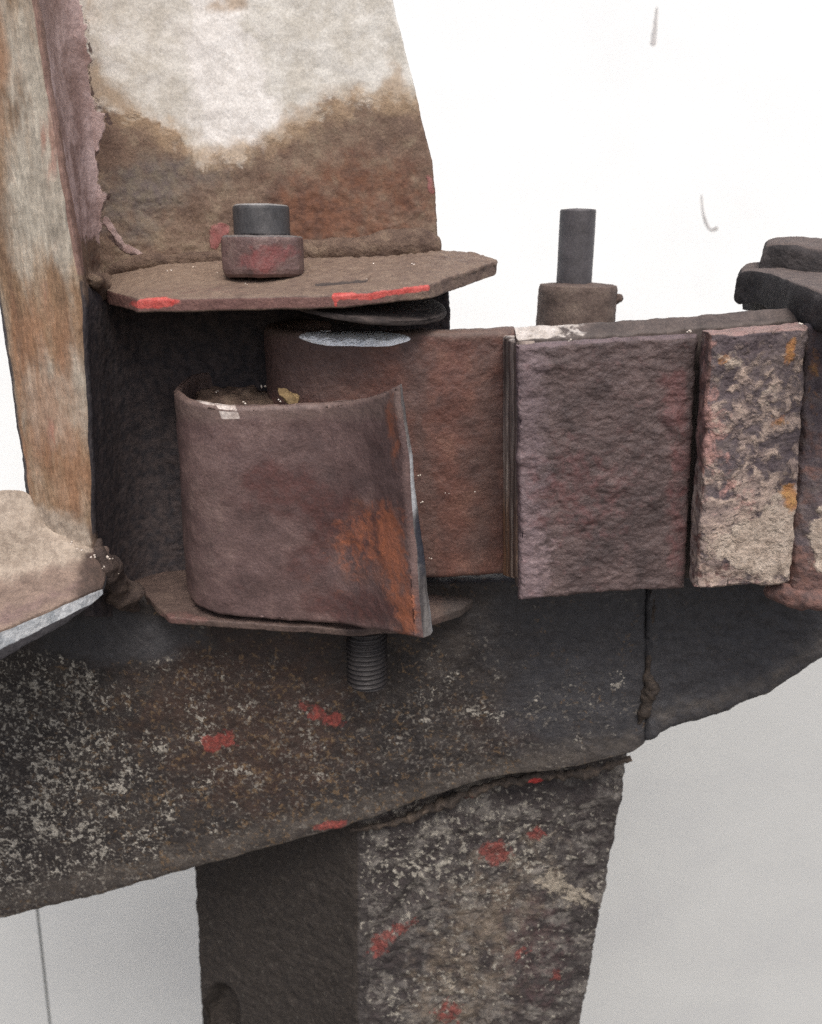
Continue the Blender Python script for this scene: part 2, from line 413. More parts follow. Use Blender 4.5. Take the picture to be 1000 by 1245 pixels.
M['wear'] = material('purple brown pitted steel', [(64, 54, 53), (86, 72, 70), (104, 88, 85)], 90, [
    dict(a='pale', ns=330, amp=1.5, s=.2, c=[(160, 138, 136), (134, 116, 118)], op=.85),
    dict(a='lilac', ns=260, amp=1.3, s=.25, c=[(126, 110, 112), (112, 96, 98)], op=.8),
    dict(a='red', ns=260, amp=1.4, s=.25, c=[(112, 70, 69), (104, 70, 69)], op=.6),
    dict(bias=-.02, ns=420, amp=1.8, s=.15, c=(70, 58, 60), op=.6),
    dict(bias=-.12, ns=700, amp=2.2, s=.08, c=(50, 42, 43), op=.8, h=-.00015),
    dict(bias=-.14, ns=520, amp=2.2, s=.1, c=[(140, 122, 120), (124, 106, 104)], op=.6),
], bump=(.0004, 1000), bump2=(.0010, 240), rough=.6, spec=.45)
M['pad'] = material('flaking cream and slate paint on rust', [(78, 68, 72), (98, 88, 90), (118, 106, 102)], 170, [
    dict(a='rust', ns=230, amp=1.2, s=.12, c=[(132, 96, 84), (104, 82, 76)], op=.7),
    dict(bias=-.05, ns=500, amp=1.8, s=.15, c=[(140, 124, 116), (120, 100, 94)], op=.7),
    dict(a='flake', ns=230, amp=1.6, s=.12, c=[(136, 120, 114), (182, 162, 148)], cs=260, h=.0004, det=7),
    dict(a='pink', ns=260, amp=2.2, s=.2, c=[(186, 146, 138), (164, 126, 116)], h=.0002, op=.85),
    dict(a='cream', ns=230, amp=1.6, s=.12, c=[(160, 144, 130), (200, 184, 168)], cs=200, h=.0003),
    dict(a='ochre', ns=280, amp=1.9, s=.2, c=[(182, 136, 76), (164, 112, 74)], h=.0001, op=.85),
    dict(a='top', ns=250, amp=.5, s=.15, c=[(160, 132, 126), (146, 126, 120)]),
    dict(bias=-.1, ns=260, amp=1.9, s=.12, c=(84, 78, 84), op=.7),
], bump=(.0006, 800), bump2=(.0008, 250), rough=.8)
SPK = [(182, 176, 164), (140, 134, 124)]
M['beam'] = material('near black steel with cream paint specks', [(40, 36, 35), (53, 48, 46), (68, 62, 58)], 110, [
    dict(a='brown', ns=130, amp=1.2, s=.3, c=[(72, 53, 44), (58, 45, 40)], op=.7),
    dict(a='slate', ns=130, amp=.7, s=.3, c=[(62, 62, 65), (74, 73, 75)], op=.85),
    dict(a='lip', ns=200, amp=.9, s=.3, c=[(102, 94, 86), (86, 80, 74)], op=.7),
    dict(a='tan', ns=500, amp=2.8, s=.2, c=[(126, 102, 74), (100, 82, 62)], op=.7, det=3),
    dict(a='speck2', ns=650, amp=2.9, s=.2, c=[(140, 134, 124), (104, 98, 92)], op=.7, det=3),
    dict(a='speck', ns=430, amp=3.2, s=.16, c=SPK, h=.0002, det=2, dist=.25, op=.92),
    dict(a='speck', ns=700, amp=3.0, s=.16, c=SPK, h=.0001, det=2, dist=.2, op=.8),
    dict(a='red', ns=380, amp=1.8, s=.15, c=[(104, 52, 48), (154, 72, 64)], cs=500, r=.6, op=.8),
], bump=(.0004, 900), bump2=(.0006, 200), rough=.6, spec=.4)
M['leg'] = material('scabby grey brown steel with paint specks', [(50, 46, 45), (70, 65, 63), (100, 95, 91)], 130, [
    dict(a='scab', ns=90, amp=2.2, s=.12, c=[(132, 126, 119), (104, 99, 94)], op=.8, h=.0003),
    dict(a='scab', ns=120, amp=2.2, s=.1, c=[(54, 49, 49), (68, 61, 60)], op=.85, h=-.0003),
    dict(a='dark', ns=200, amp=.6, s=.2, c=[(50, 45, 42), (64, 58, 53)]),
    dict(a='tan', ns=150, amp=1.6, s=.25, c=[(132, 118, 102), (110, 97, 84)], op=.65),
    dict(a='plum', ns=170, amp=1.8, s=.25, c=[(74, 58, 58), (88, 70, 70)], op=.7),
    dict(a='speck', ns=480, amp=3.0, s=.15, c=[(170, 164, 152), (134, 128, 118)], h=.0002, det=3, dist=.3),
    dict(bias=-.05, ns=300, amp=1.9, s=.1, c=(56, 51, 48), op=.7),
    dict(a='cream', ns=280, amp=1.3, s=.1, c=[(168, 158, 142), (150, 140, 126)], h=.0004),
    dict(a='red', ns=350, amp=2.0, s=.15, c=[(98, 54, 50), (146, 76, 68)], cs=500, op=.8),
], bump=(.0007, 700), bump2=(.0012, 220), rough=.8)
M['ledge'] = material('dusty cream and brown steel with bright cut edge', [(112, 96, 86), (134, 116, 104), (150, 130, 116)], 150, [
    dict(a='cream', ns=170, amp=.9, s=.25, c=[(150, 136, 122), (178, 164, 148)]),
    dict(a='pink', ns=180, amp=1.0, s=.25, c=[(136, 114, 110), (120, 100, 96)], op=.8),
    dict(a='dirt', ns=250, amp=.8, s=.2, c=[(100, 84, 76), (84, 72, 66)]),
    dict(a='dark', ns=250, amp=.4, s=.1, c=[(62, 60, 62), (76, 74, 76)]),
    dict(a='cut', ns=350, amp=.5, s=.08, c=[(240, 243, 244), (176, 182, 186)], cs=260, r=.4, m=.1, sv=(.3, 1, 1)),
    dict(bias=-.06, ns=420, amp=2.0, s=.15, c=(112, 98, 88), op=.7),
    dict(bias=-.1, ns=600, amp=1.9, s=.06, c=(80, 68, 60), op=.8),
], bump=(.0003, 900), rough=.8)
M['nut'] = material('plum brown painted collar with red traces', [(92, 74, 72), (110, 88, 84), (124, 104, 98)], 200, [
    dict(a='red', ns=260, amp=1.4, s=.2, c=[(140, 72, 70), (122, 76, 74)], op=.7),
    dict(a='top', ns=300, amp=.6, s=.2, c=[(98, 94, 94), (116, 108, 104)]),
], bump=(.0003, 900), bump2=(.0004, 350), rough=.5, spec=.5)
M['pin'] = material('dark grey steel', [(58, 57, 58), (74, 73, 74), (90, 88, 88)], 150, [
    dict(a='top', ns=300, amp=.5, s=.2, c=[(150, 148, 146), (124, 122, 120)], r=.45),
], bump=(.00015, 900), rough=.5, spec=.5, stretch=(1, 1, .6))
M['thread'] = material('dark oily thread', [(40, 37, 37), (54, 50, 49), (66, 62, 60)], 150, [], bump=(.00015, 900), rough=.5, spec=.5)
M['rod'] = material('grey mill scale steel rod', [(70, 67, 68), (84, 81, 83), (96, 92, 94)], 120, [], bump=(.0001, 900), rough=.55, spec=.4)
M['collar'] = material('dull brown rusted collar', [(78, 66, 60), (100, 86, 79), (118, 104, 94)], 120, [], bump=(.0004, 700), rough=.8)
M['clamp'] = material('sooty black grey casting', [(46, 43, 43), (60, 56, 56), (76, 71, 70)], 150, [
    dict(a='dust', ns=200, amp=.8, s=.3, c=[(116, 104, 98), (98, 88, 84)], op=.85),
], bump=(.0006, 700), bump2=(.0008, 300), rough=.8)
M['soot'] = material('dark sooty steel', [(48, 43, 42), (64, 57, 55), (82, 73, 69)], 150, [], bump=(.0004, 800), rough=.8)
M['weld'] = material('rough dark weld bead', [(50, 45, 42), (68, 60, 54), (96, 84, 73)], 220, [
    dict(a='red', ns=300, amp=.9, s=.08, c=RED),
], bump=(.0005, 800), rough=.75)
M['weld_dirt'] = material('dirt caked weld', [(84, 68, 60), (108, 90, 78), (128, 110, 94)], 160, [
    dict(bias=0, ns=240, amp=1.9, s=.15, c=(70, 58, 52), op=.7),
], bump=(.0008, 600), bump2=(.0014, 220), rough=.9)
M['corner'] = material('dark dirt in the corner', [(56, 49, 47), (74, 63, 58), (94, 81, 72)], 160, [
    dict(bias=0, ns=240, amp=1.9, s=.15, c=(54, 48, 48), op=.7),
], bump=(.0008, 600), bump2=(.0016, 240), rough=.9)
M['wall'] = material('white painted board', [(216, 218, 217), (221, 223, 221), (225, 227, 225)], 9, [
    dict(bias=-.12, ns=14, amp=1.5, s=.4, c=(214, 208, 196), op=.25, grain=False),
    dict(bias=-.3, ns=160, amp=1.9, s=.15, c=(178, 174, 166), op=.5, grain=False),
], bump=(.0002, 500), fine=.03, rough=.6, worn=0)
M['mark'] = material('grey scuff', [(160, 158, 156), (176, 174, 172), (186, 184, 182)], 200, [], bump=(.0001, 500), rough=.8)
M['ground'] = material('grey concrete ground', [(88, 85, 80), (104, 100, 95), (118, 114, 108)], 12, [], bump=(.002, 60), rough=.9)
M['leaf'] = material('dry yellow leaf scrap', [(96, 80, 56), (124, 104, 74), (142, 122, 88)], 300, [], bump=(.0002, 900), rough=.8)
M['grit'] = material('pale grit', [(150, 140, 128), (190, 182, 172), (220, 215, 208)], 300, [], bump=(.0001, 900), rough=.4, spec=.5)

# ------------------------------------------------------------------ ground and wall
GZ = -1.2
gx, gy = np.meshgrid(np.linspace(-40, 40, 9), np.linspace(-40, 40, 9))
gv = np.stack([gx, gy, gx*0+GZ], -1).reshape(-1, 3); gi = np.arange(81).reshape(9, 9)
g = link('ground', gv, np.stack([gi[:-1, :-1], gi[:-1, 1:], gi[1:, 1:], gi[1:, :-1]], -1).reshape(-1, 4), M['ground'], None)
g['kind'] = 'structure'

KNEE = P(500, 700, .30)[2]
wall = thing('panel_wall', 'white board wall behind the hinge with a dark vertical panel joint', 'wall', (0, .30, GZ))
UP, LO = math.radians(23), math.radians(11)
def wallP(px, py):
    y = .3
    for _ in range(40): y = .30+(KNEE-float(P(px, py, y)[2]))*math.tan(LO)
    return P(px, py, y)
_a, _b = wallP(47, 1110), wallP(62, 1245)
SL = (_b[0]-_a[0])/(_b[2]-_a[2])
xs = float(_a[0]-SL*(_a[2]-KNEE))
def panel(x0, x1, z0, z1, up):
    y = lambda z: .30+(z-KNEE)*math.tan(UP) if up else .30+(KNEE-z)*math.tan(LO)
    k = lambda z: 0 if up else SL*(z-KNEE)
    c = [[(x0+k(z1), y(z1), z1), (x1+k(z1), y(z1), z1)], [(x0+k(z0), y(z0), z0), (x1+k(z0), y(z0), z0)]]
    slab('panel', M['wall'], wall, c, .018, sp=.02, r=.0008, disp=(), wob=None, world=True, flat=True)
GAP = .0024
for x0, x1 in ((xs-1.8, xs-.6-GAP), (xs-.6, xs-GAP), (xs, xs+1.2-GAP), (xs+1.2, xs+2.4)):
    panel(x0, x1, GZ+.002, KNEE-.001, False)
panel(xs-1.8, xs+2.4, KNEE+.001, KNEE+1.1, True)
# dark batten that shows through the joint
zb = GZ+.01
slab('batten', M['clamp'], wall, [[(xs-.03+SL*(z-KNEE), .307+(KNEE-z)*math.tan(LO), z), (xs+.03+SL*(z-KNEE), .307+(KNEE-z)*math.tan(LO), z)] for z in (KNEE-.004, zb)],
     .01, sp=.05, r=.001, disp=(), wob=None, world=True, flat=True)
def wallY(px, py):
    """depth of the upper wall face along a pixel ray"""
    Y = .3
    for _ in range(40): Y = .30+(float(P(px, py, Y)[2])-KNEE)*math.tan(UP)
    return Y
def scuff(pts, rad):
    q = [(x, y, wallY(x, y)-.0003) for x, y in pts]
    bead('scuff', M['mark'], wall, q, rad, lump=.3, nth=8, sp=.002, flat=.25)
scuff([(799, 8), (797, 30), (794, 56)], [.0006, .0014, .0022])
scuff([(853, 236), (856, 262), (864, 279), (873, 276)], [.0006, .0008, .0012, .0016])

# ------------------------------------------------------------------ dark beam and its leg
beam = thing('support_beam', 'near black steel beam with cream paint specks and red dabs, on a boxy leg', 'beam', (0, .05, GZ))
bx = [-420, -120, 0, 120, 235, 330, 430, 520, 600, 700, 765, 787]
bb = [1222, 1150, 1119, 1090, 1058, 1032, 1004, 972, 947, 934, 918, 904]
rows = []
for k in (0, .33, .66, 1):
    rows.append([(x, 735-.05*max(x, 0)+k*(b-735+.05*max(x, 0)), .024) for x, b in zip(bx, bb)])
noweld = lambda x, y: 1-sstep(.45, .7, ell(x, y, 140, 775, 75, 24))
bm = dict(
    brown=lambda x, y, V, n, f: .65*ell(x, y, 300, 850, 130, 80)+.4*ell(x, y, 610, 880, 50, 35)+.3*ell(x, y, 330, 960, 80, 50),
    slate=lambda x, y, V, n, f: np.maximum(.95*ell(x, y, 140, 775, 75, 24), .75*sstep(480, 700, x)*sstep(1000, 850, y)),
    lip=lambda x, y, V, n, f: np.where(n[:, 2] < -.25, .7, 0)*sstep(-.9, -.5, n[:, 2])+.6*seg(x, y, [(0, 1095), (235, 1040), (430, 985), (600, 938), (765, 905)], 40),
    tan=lambda x, y, V, n, f: (.05+.16*ell(x, y, 330, 920, 170, 110)+.12*fbm(V, 16, 2, 3.3))*noweld(x, y),
    speck2=lambda x, y, V, n, f: (.16*sstep(1000, 500, x)*sstep(760, 850, y)+.16*fbm(V, 18, 3, 6.3))*noweld(x, y),
    speck=lambda x, y, V, n, f: np.maximum(.02, (.22*sstep(320, 20, x)+.02*sstep(600, 300, x)-.05+.24*fbm(V, 11, 3, 5.5))*sstep(775, 830, y)*sstep(1130, 1030, y+np.maximum(x, 0)*.2)*noweld(x, y)),
    red=lambda x, y, V, n, f: .62*ell(x, y, 268, 900, 18, 9)+.4*ell(x, y, 256, 908, 9, 7)+.6*ell(x, y, 382, 866, 16, 8, 30)+.62*ell(x, y, 410, 876, 9, 8)+.95*ell(x, y, 402, 1003, 14, 4, -8)+.7*ell(x, y, 652, 956, 6, 6))
slab('beam_plate', M['beam'], beam, rows, .014, sp=.00055, r=.0022, disp=((.00025, 7, 3), (.00012, 1.6, 3)), wob=(.0005, 10), masks=bm, seed=3)
ex = [787, 800, 840, 885, 896, 930, 960, 1000, 1080, 1180]
eb = [903, 890, 877, 865, 856, 843, 823, 798, 760, 720]
rows = []
for k in (0, .33, .66, 1):
    rows.append([(x, 690+k*(b-690), .0235) for x, b in zip(ex, eb)])
em = dict(bm); em['slate'] = lambda x, y, V, n, f: .8+0*x
em['lip'] = lambda x, y, V, n, f: .55*seg(x, y, [(800, 870), (880, 848), (930, 830), (1000, 780)], 30)
em['speck'] = lambda x, y, V, n, f: 0*x; em['speck2'] = lambda x, y, V, n, f: .03+0*x; em['tan'] = lambda x, y, V, n, f: .05+0*x
slab('end_plate', M['beam'], beam, rows, .012, sp=.00055, r=.0025, disp=((.0002, 6, 3), (.0001, 1.6, 3)), wob=(.0007, 7), masks=em, seed=5,
     extra=lambda x, y, V, n, f: .0012*seg(x, y, [(790, 895), (880, 858), (930, 838), (1000, 790)], 22)*f)
bead('weld_bead', M['weld'], beam, [(793, 700, .0245), (795, 740, .0245), (792, 780, .0245), (788, 815, .024), (790, 840, .023), (786, 858, .0235), (776, 880, .0245)],
     [.0006, .0008, .0005, .0008, .0024, .0020, .0007], lump=.9, seed=8)
bead('weld_bead', M['weld'], beam, [(425, 1010, .034), (480, 1000, .033), (540, 976, .033), (600, 954, .033), (660, 944, .033), (720, 938, .033), (768, 922, .034)],
     [.0008, .0012, .0020, .0014, .0022, .0016, .001], lump=1.0, seed=9,
     masks=dict(red=lambda x, y, V, n, f: .9*ell(x, y, 652, 955, 9, 7)+.7*ell(x, y, 575, 975, 8, 7)))
lx = lambda y: np.interp(y, [900, 1000, 1245, 1600], [230, 234, 246, 262])
lm = lambda y: np.interp(y, [900, 1000, 1245, 1600], [434, 436, 438, 440])
lr = lambda y: np.interp(y, [900, 930, 1245, 1600], [768, 763, 705, 640])
ys = [880, 1000, 1120, 1245, 1420, 1700]
def lrow(y):
    return [(lx(y), y, .085), ((lx(y)+lm(y))/2, y, .0605), (lm(y)-6, y, .0385), (lm(y)+8, y, .0375), ((lm(y)+lr(y))/2, y, .042), (lr(y), y, .047)]
LG = dict(
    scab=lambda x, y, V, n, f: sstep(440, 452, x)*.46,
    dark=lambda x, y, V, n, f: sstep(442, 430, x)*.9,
    tan=lambda x, y, V, n, f: .5*ell(x, y, 560, 1190, 55, 90, 20)*sstep(440, 460, x)+.3*ell(x, y, 640, 1060, 60, 60),
    plum=lambda x, y, V, n, f: .5*ell(x, y, 650, 1160, 40, 60),
    speck=lambda x, y, V, n, f: np.where(x < 438, .045, .10+.22*ell(x, y, 560, 1040, 80, 50)+.2*fbm(V, 14, 3, 2.5)),
    cream=lambda x, y, V, n, f: .6*ell(x, y, 690, 1085, 30, 14, 20)+.35*ell(x, y, 640, 1030, 50, 30)+.4*ell(x, y, 560, 1180, 30, 40),
    red=lambda x, y, V, n, f: .85*ell(x, y, 602, 1037, 14, 11)+.75*ell(x, y, 652, 1013, 9, 6)+.7*ell(x, y, 462, 1150, 14, 8, -40)+.6*ell(x, y, 492, 1125, 14, 6, -40)+.6*ell(x, y, 545, 1230, 14, 12)+.5*ell(x, y, 632, 1160, 12, 6, -40)+.5*ell(x, y, 676, 1185, 8, 8))
def legx(x, y, V, n, f):
    right = sstep(440, 452, x)
    o = right*(.0009*np.abs(fbm(V, 9, 4, 3.1))+.0004*np.round(2*fbm(V, 6, 3, 8.8))/2)
    o = o-.0030*seg(x, y, [(505, 1085), (478, 1115), (452, 1152)], 14)**.7*f
    o = o+.0016*seg(x, y, [(520, 1090), (490, 1125), (470, 1158)], 12)*f
    o = o+.0012*seg(x, y, [(470, 1020), (560, 1000), (640, 985), (750, 960)], 20)*f
    o = o-.010*sstep(.3, .9, ell(x, y, 268, 1240, 16, 30, 0))*f
    return o
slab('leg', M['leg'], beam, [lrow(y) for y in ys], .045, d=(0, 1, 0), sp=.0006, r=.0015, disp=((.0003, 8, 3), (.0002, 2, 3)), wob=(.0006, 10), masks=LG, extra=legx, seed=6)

# ------------------------------------------------------------------ upright frame that carries the hinge
frame = thing('gate_post', 'rusty upright post with flaking white paint and two hinge lugs', 'post', P(60, 690, .02))
pxr = lambda y: np.interp(y, [-280, -60, 0, 100, 200, 300, 360, 450, 550, 650, 720], [4, 38, 46, 61, 78, 96, 105, 110, 114, 117, 119])
pxl = lambda y: np.interp(y, [-280, -60, 200, 380, 480, 580, 610, 720], [-92, -60, -30, 0, 14, 29, 33, 40])
rows = [[(pxl(y), y, .002), (pxl(y)*.5+pxr(y)*.5, y, -.0005), (pxr(y), y, .0005)] for y in (-280, -170, -60, 60, 160, 260, 360, 450, 550, 640, 700)]
bnd = lambda y: np.interp(y, [0, 70, 130, 150, 190, 215, 240, 280, 300], [97, 108, 119, 127, 118, 114, 128, 122, 112])
PM = dict(
    cream=lambda x, y, V, n, f: .85*np.clip(.5+(y-(602+.45*np.maximum(x-30, 0)))/40, 0, 1)*sstep(118, 104, x),
    pale=lambda x, y, V, n, f: .45*ell(x, y, 50, 60, 40, 100)+.6*ell(x, y, 55, 240, 40, 60)+.55*ell(x, y, 75, 490, 28, 40)+.2,
    orange=lambda x, y, V, n, f: .45*ell(x, y, 70, 570, 40, 60)+.35*ell(x, y, 60, 430, 40, 70)+.35*ell(x, y, 10, 120, 20, 80)+.12,
    red=lambda x, y, V, n, f: .45*ell(x, y, 65, 540, 14, 30)+.4*ell(x, y, 60, 180, 12, 40)+.4*ell(x, y, 55, 360, 10, 25)+.3*seg(x, y, [(44, 0), (76, 200), (98, 310)], 14),
    side=lambda x, y, V, n, f: sstep(.45, .8, n[:, 0])*sstep(345, 325, y),
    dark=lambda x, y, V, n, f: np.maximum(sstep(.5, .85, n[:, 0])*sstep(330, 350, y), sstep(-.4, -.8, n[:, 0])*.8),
    dirt=lambda x, y, V, n, f: .8*sstep(100, 118, x)*sstep(350, 400, y)*sstep(.8, .5, n[:, 0])+.9*ell(x, y, 115, 690, 25, 30)+.6*ell(x, y, 108, 350, 10, 20))
slab('post', M['post'], frame, rows, .012, d=(-.3, .954, 0), sp=.0005, r=.003, smooth=(True, True), disp=((.00015, 5, 3), (.0001, 1.4, 3)), wob=(.0005, 16), masks=PM, seed=11)

# rounded inner corner between post and back plate
wo = lambda y: np.interp(y, [-60, 0, 100, 200, 300, 335, 365, 450, 750], [58, 58, 55, 46, 32, 32, 95, 105, 105])
rows = []
for y in (-280, -170, -60, 0, 100, 200, 300, 335, 365, 450, 550, 650, 750):
    a, o = float(pxr(y)), float(wo(y))
    rows.append([(a+o*k, y, Y) for k, Y in ((-.05, .006), (.1, .018), (.3, .032), (.55, .0415), (.8, .0455), (1, .0475))])
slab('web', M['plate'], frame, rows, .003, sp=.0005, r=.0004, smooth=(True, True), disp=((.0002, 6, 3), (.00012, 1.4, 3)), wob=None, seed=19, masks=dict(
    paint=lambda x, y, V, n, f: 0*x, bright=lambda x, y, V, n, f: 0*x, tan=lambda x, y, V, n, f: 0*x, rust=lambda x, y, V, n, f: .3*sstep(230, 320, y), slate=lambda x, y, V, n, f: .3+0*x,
    grime_shade=lambda x, y, V, n, f: sstep(338, 358, y)*.95, pink=lambda x, y, V, n, f: .9*sstep(330, 230, y)+.2*sstep(345, 335, y), crack=lambda x, y, V, n, f: 0*x, red=lambda x, y, V, n, f: 0*x))

ry = lambda y: np.interp(y, [-280, -60, 0, 80, 150, 215, 300, 340, 400, 760], [404, 462, 478, 498, 515, 527, 533, 545, 547, 548])
cols = [0, .2, .4, .6, .8, 1]
rows = [[(90+.09*y*.0+c*(ry(y)-90), y, .046) for c in cols] for y in (-280, -170, -60, 0, 80, 150, 215, 300, 340, 400, 500, 640, 752)]
edge = lambda x: np.interp(x, [90, 110, 150, 185, 215, 235, 248, 265, 278, 292, 310, 340, 380, 410, 450, 480, 510], [122, 128, 138, 148, 168, 190, 204, 190, 196, 194, 172, 162, 144, 120, 122, 112, 120])
def paint(x, y, V, n, f):
    return np.clip(.5+(edge(x)-y)/70, 0, 1)*sstep(330, 300, y)
BP = dict(
    paint=paint,
    bright=lambda x, y, V, n, f: paint(x, y, V, n, f)*(.12*fbm(V, 22, 4, 4.4)+.72*ell(x+16*fbm(V, 14, 3, 1.9), y, 280, 110, 32, 80, -6)+.4*ell(x, y, 255, 30, 20, 60)+.3*ell(x, y, 330, 145, 40, 20)+.15),
    tan=lambda x, y, V, n, f: np.clip(.75*seg(x, y, [(110, 100), (160, 138), (215, 170), (250, 195), (310, 178), (390, 138), (430, 118), (505, 122)], 34)+.4*ell(x, y, 110, 40, 16, 50)+.75*ell(x, y, 275, 5, 20, 10)+.4*ell(x, y, 480, 95, 12, 30), 0, .85),
    rust=lambda x, y, V, n, f: .6*ell(x, y, 440, 240, 90, 50)+.4*ell(x, y, 370, 270, 40, 20),
    slate=lambda x, y, V, n, f: .6*ell(x, y, 160, 250, 40, 40)+.5*ell(x, y, 230, 210, 50, 25),
    grime_shade=lambda x, y, V, n, f: sstep(340, 365, y)*.9,
    pink=lambda x, y, V, n, f: np.clip(np.maximum(.5+(bnd(y)-x+8*fbm(V, 6, 3, 2.2))/30, .85*seg(x, y, [(128, 268), (150, 300), (175, 312), (196, 314)], 14)-.1), 0, 1)*sstep(330, 318, y),
    crack=lambda x, y, V, n, f: np.maximum(0.5*np.exp(-((bnd(y)+8*fbm(V, 6, 3, 2.2)+2-x)/1.9)**2)*sstep(325, 300, y), .7*seg(x, y, [(130, 285), (160, 309), (200, 318), (222, 318)], 4)),
    red=lambda x, y, V, n, f: .9*ell(x, y, 268, 283, 9, 9)+.45*ell(x, y, 523, 225, 4, 18, -8)+.7*ell(x, y, 262, 298, 4, 6))
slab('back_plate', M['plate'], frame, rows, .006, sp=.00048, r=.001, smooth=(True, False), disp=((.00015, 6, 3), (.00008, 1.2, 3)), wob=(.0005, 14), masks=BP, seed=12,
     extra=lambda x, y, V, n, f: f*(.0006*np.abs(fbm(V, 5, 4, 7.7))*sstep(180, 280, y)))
UL = [[(112, 338, .0465), (200, 320, .0465), (320, 314, .0465), (440, 309, .0465), (533, 304, .0465), (577, 307, .0425)],
      [(119, 346, .036), (195, 336, .028), (320, 332, .025), (440, 328, .024), (545, 318, .025), (604, 316, .034)],
      [(130, 353, .026), (166, 363, .004), (300, 361, -.003), (420, 357, -.004), (522, 346, .004), (604, 318, .033)]]
slab('upper_lug', M['lug'], frame, UL, .0042, d=(0, .08, -1), sp=.00045, r=.0008, disp=((.00010, 6, 3), (.00008, 1.3, 3)), wob=(.00025, 14), seed=13,
     masks=dict(dust=lambda x, y, V, n, f: .55*sstep(.3, .8, n[:, 2])+.3*ell(x, y, 180, 335, 60, 12),
                edge=lambda x, y, V, n, f: .75*sstep(.5, .1, n[:, 2])*sstep(-.6, -.2, n[:, 2])*sstep(560, 420, x)+.35*ell(x, y, 240, 355, 80, 8),
                slot=lambda x, y, V, n, f: .9*seg(x, y, [(384, 343), (446, 339)], 4),
                red=lambda x, y, V, n, f: .95*ell(x, y, 190, 368, 22, 5, -3)+.95*seg(x, y, [(408, 360), (450, 360), (490, 354), (520, 349)], 7.5)+.8*seg(x, y, [(408, 360), (409, 372)], 4)),
     extra=lambda x, y, V, n, f: .0007*np.abs(fbm(V, 4, 3, 1.7))*f*sstep(350, 325, y)-.0012*seg(x, y, [(384, 343), (446, 339)], 6)*f)
LL = [[(150, 699, .046), (250, 690, .046), (400, 690, .046), (520, 694, .046), (592, 706, .040)],
      [(158, 706, .038), (250, 720, .025), (400, 725, .022), (520, 726, .022), (587, 718, .030)],
      [(205, 750, .006), (320, 759, .000), (440, 765, -.002), (505, 760, .002), (560, 742, .018)]]
slab('lower_lug', M['lug_low'], frame, LL, .0026, d=(0, .08, -1), sp=.0005, r=.0006, disp=((.0002, 6, 3), (.0001, 1.3, 3)), wob=(.0004, 12), seed=14,
     masks=dict(dust=lambda x, y, V, n, f: 0*x, edge=lambda x, y, V, n, f: .5*ell(x, y, 215, 752, 40, 8),
                slot=lambda x, y, V, n, f: .7*sstep(500, 560, x)+0*x, red=lambda x, y, V, n, f: 0*x))
bead('weld_bead', M['weld_dirt'], frame, [(128, 334, .0465), (170, 321, .0470), (230, 317, .0475), (300, 314, .0470), (370, 309, .0465), (450, 303, .0462), (505, 297, .0465), (536, 300, .0475)],
     [.002, .003, .0026, .0026, .004, .0055, .006, .003], lump=.3, seed=15)
bead('weld_bead', M['weld_dirt'], frame, [(110, 340, .016), (118, 346, .024), (124, 349, .032), (130, 344, .042)], [.002, .003, .0035, .003], lump=.6, seed=16)
LE = [[(-400, 610, .008), (-150, 604, .006), (-50, 602, .004), (28, 596, .002), (56, 630, .0022), (90, 652, .0022), (132, 664, .005)],
      [(-400, 668, -.003), (-150, 655, -.003), (-50, 648, -.003), (16, 640, -.003), (52, 656, -.003), (90, 664, -.0026), (132, 674, .003)],
      [(-400, 752, -.012), (-150, 725, -.010), (-50, 708, -.009), (6, 698, -.0085), (52, 690, -.0075), (92, 684, -.0055), (131, 690, .001)],
      [(-440, 1005, -.105), (-170, 855, -.062), (-60, 798, -.044), (6, 764, -.031), (58, 742, -.022), (98, 725, -.014), (124, 714, -.006)]]
slab('gusset', M['ledge'], frame, LE, .0092, d=(.05, .22, -.97), sp=.0006, r=.0006, smooth=(True, True), disp=((.00015, 6, 3), (.00008, 1.2, 3)), wob=(.0003, 10), seed=17,
     tvar=lambda v, u: np.interp(u, [0, .5, .667, .833, 1], [1.1, 1, .85, .6, .25]),
     masks=dict(cream=lambda x, y, V, n, f: f*.95*np.clip(.5+(704-.20*np.maximum(x, -50)-y)/36, 0, 1)*sstep(122, 108, x),
                pink=lambda x, y, V, n, f: f*.6*seg(x, y, [(-40, 770), (40, 735), (95, 712)], 24),
                dirt=lambda x, y, V, n, f: .8*sstep(84, 122, x)*sstep(640, 680, y)+.3*ell(x, y, 22, 606, 24, 10)+.35*sstep(665, 715, y)*f,
                dark=lambda x, y, V, n, f: (1-f)*.9,
                cut=lambda x, y, V, n, f: (1-f)*.98*np.clip(.5+(790-.50*x-y)/9, 0, 1)*sstep(.0, .3, -n[:, 1])*sstep(690, 720, y)))
bead('weld_bead', M['corner'], frame, [(119, 655, .004), (126, 678, .002), (134, 702, .006), (148, 722, .016), (166, 736, .026)], [.0014, .0026, .0038, .0044, .003], lump=.9, seed=18)

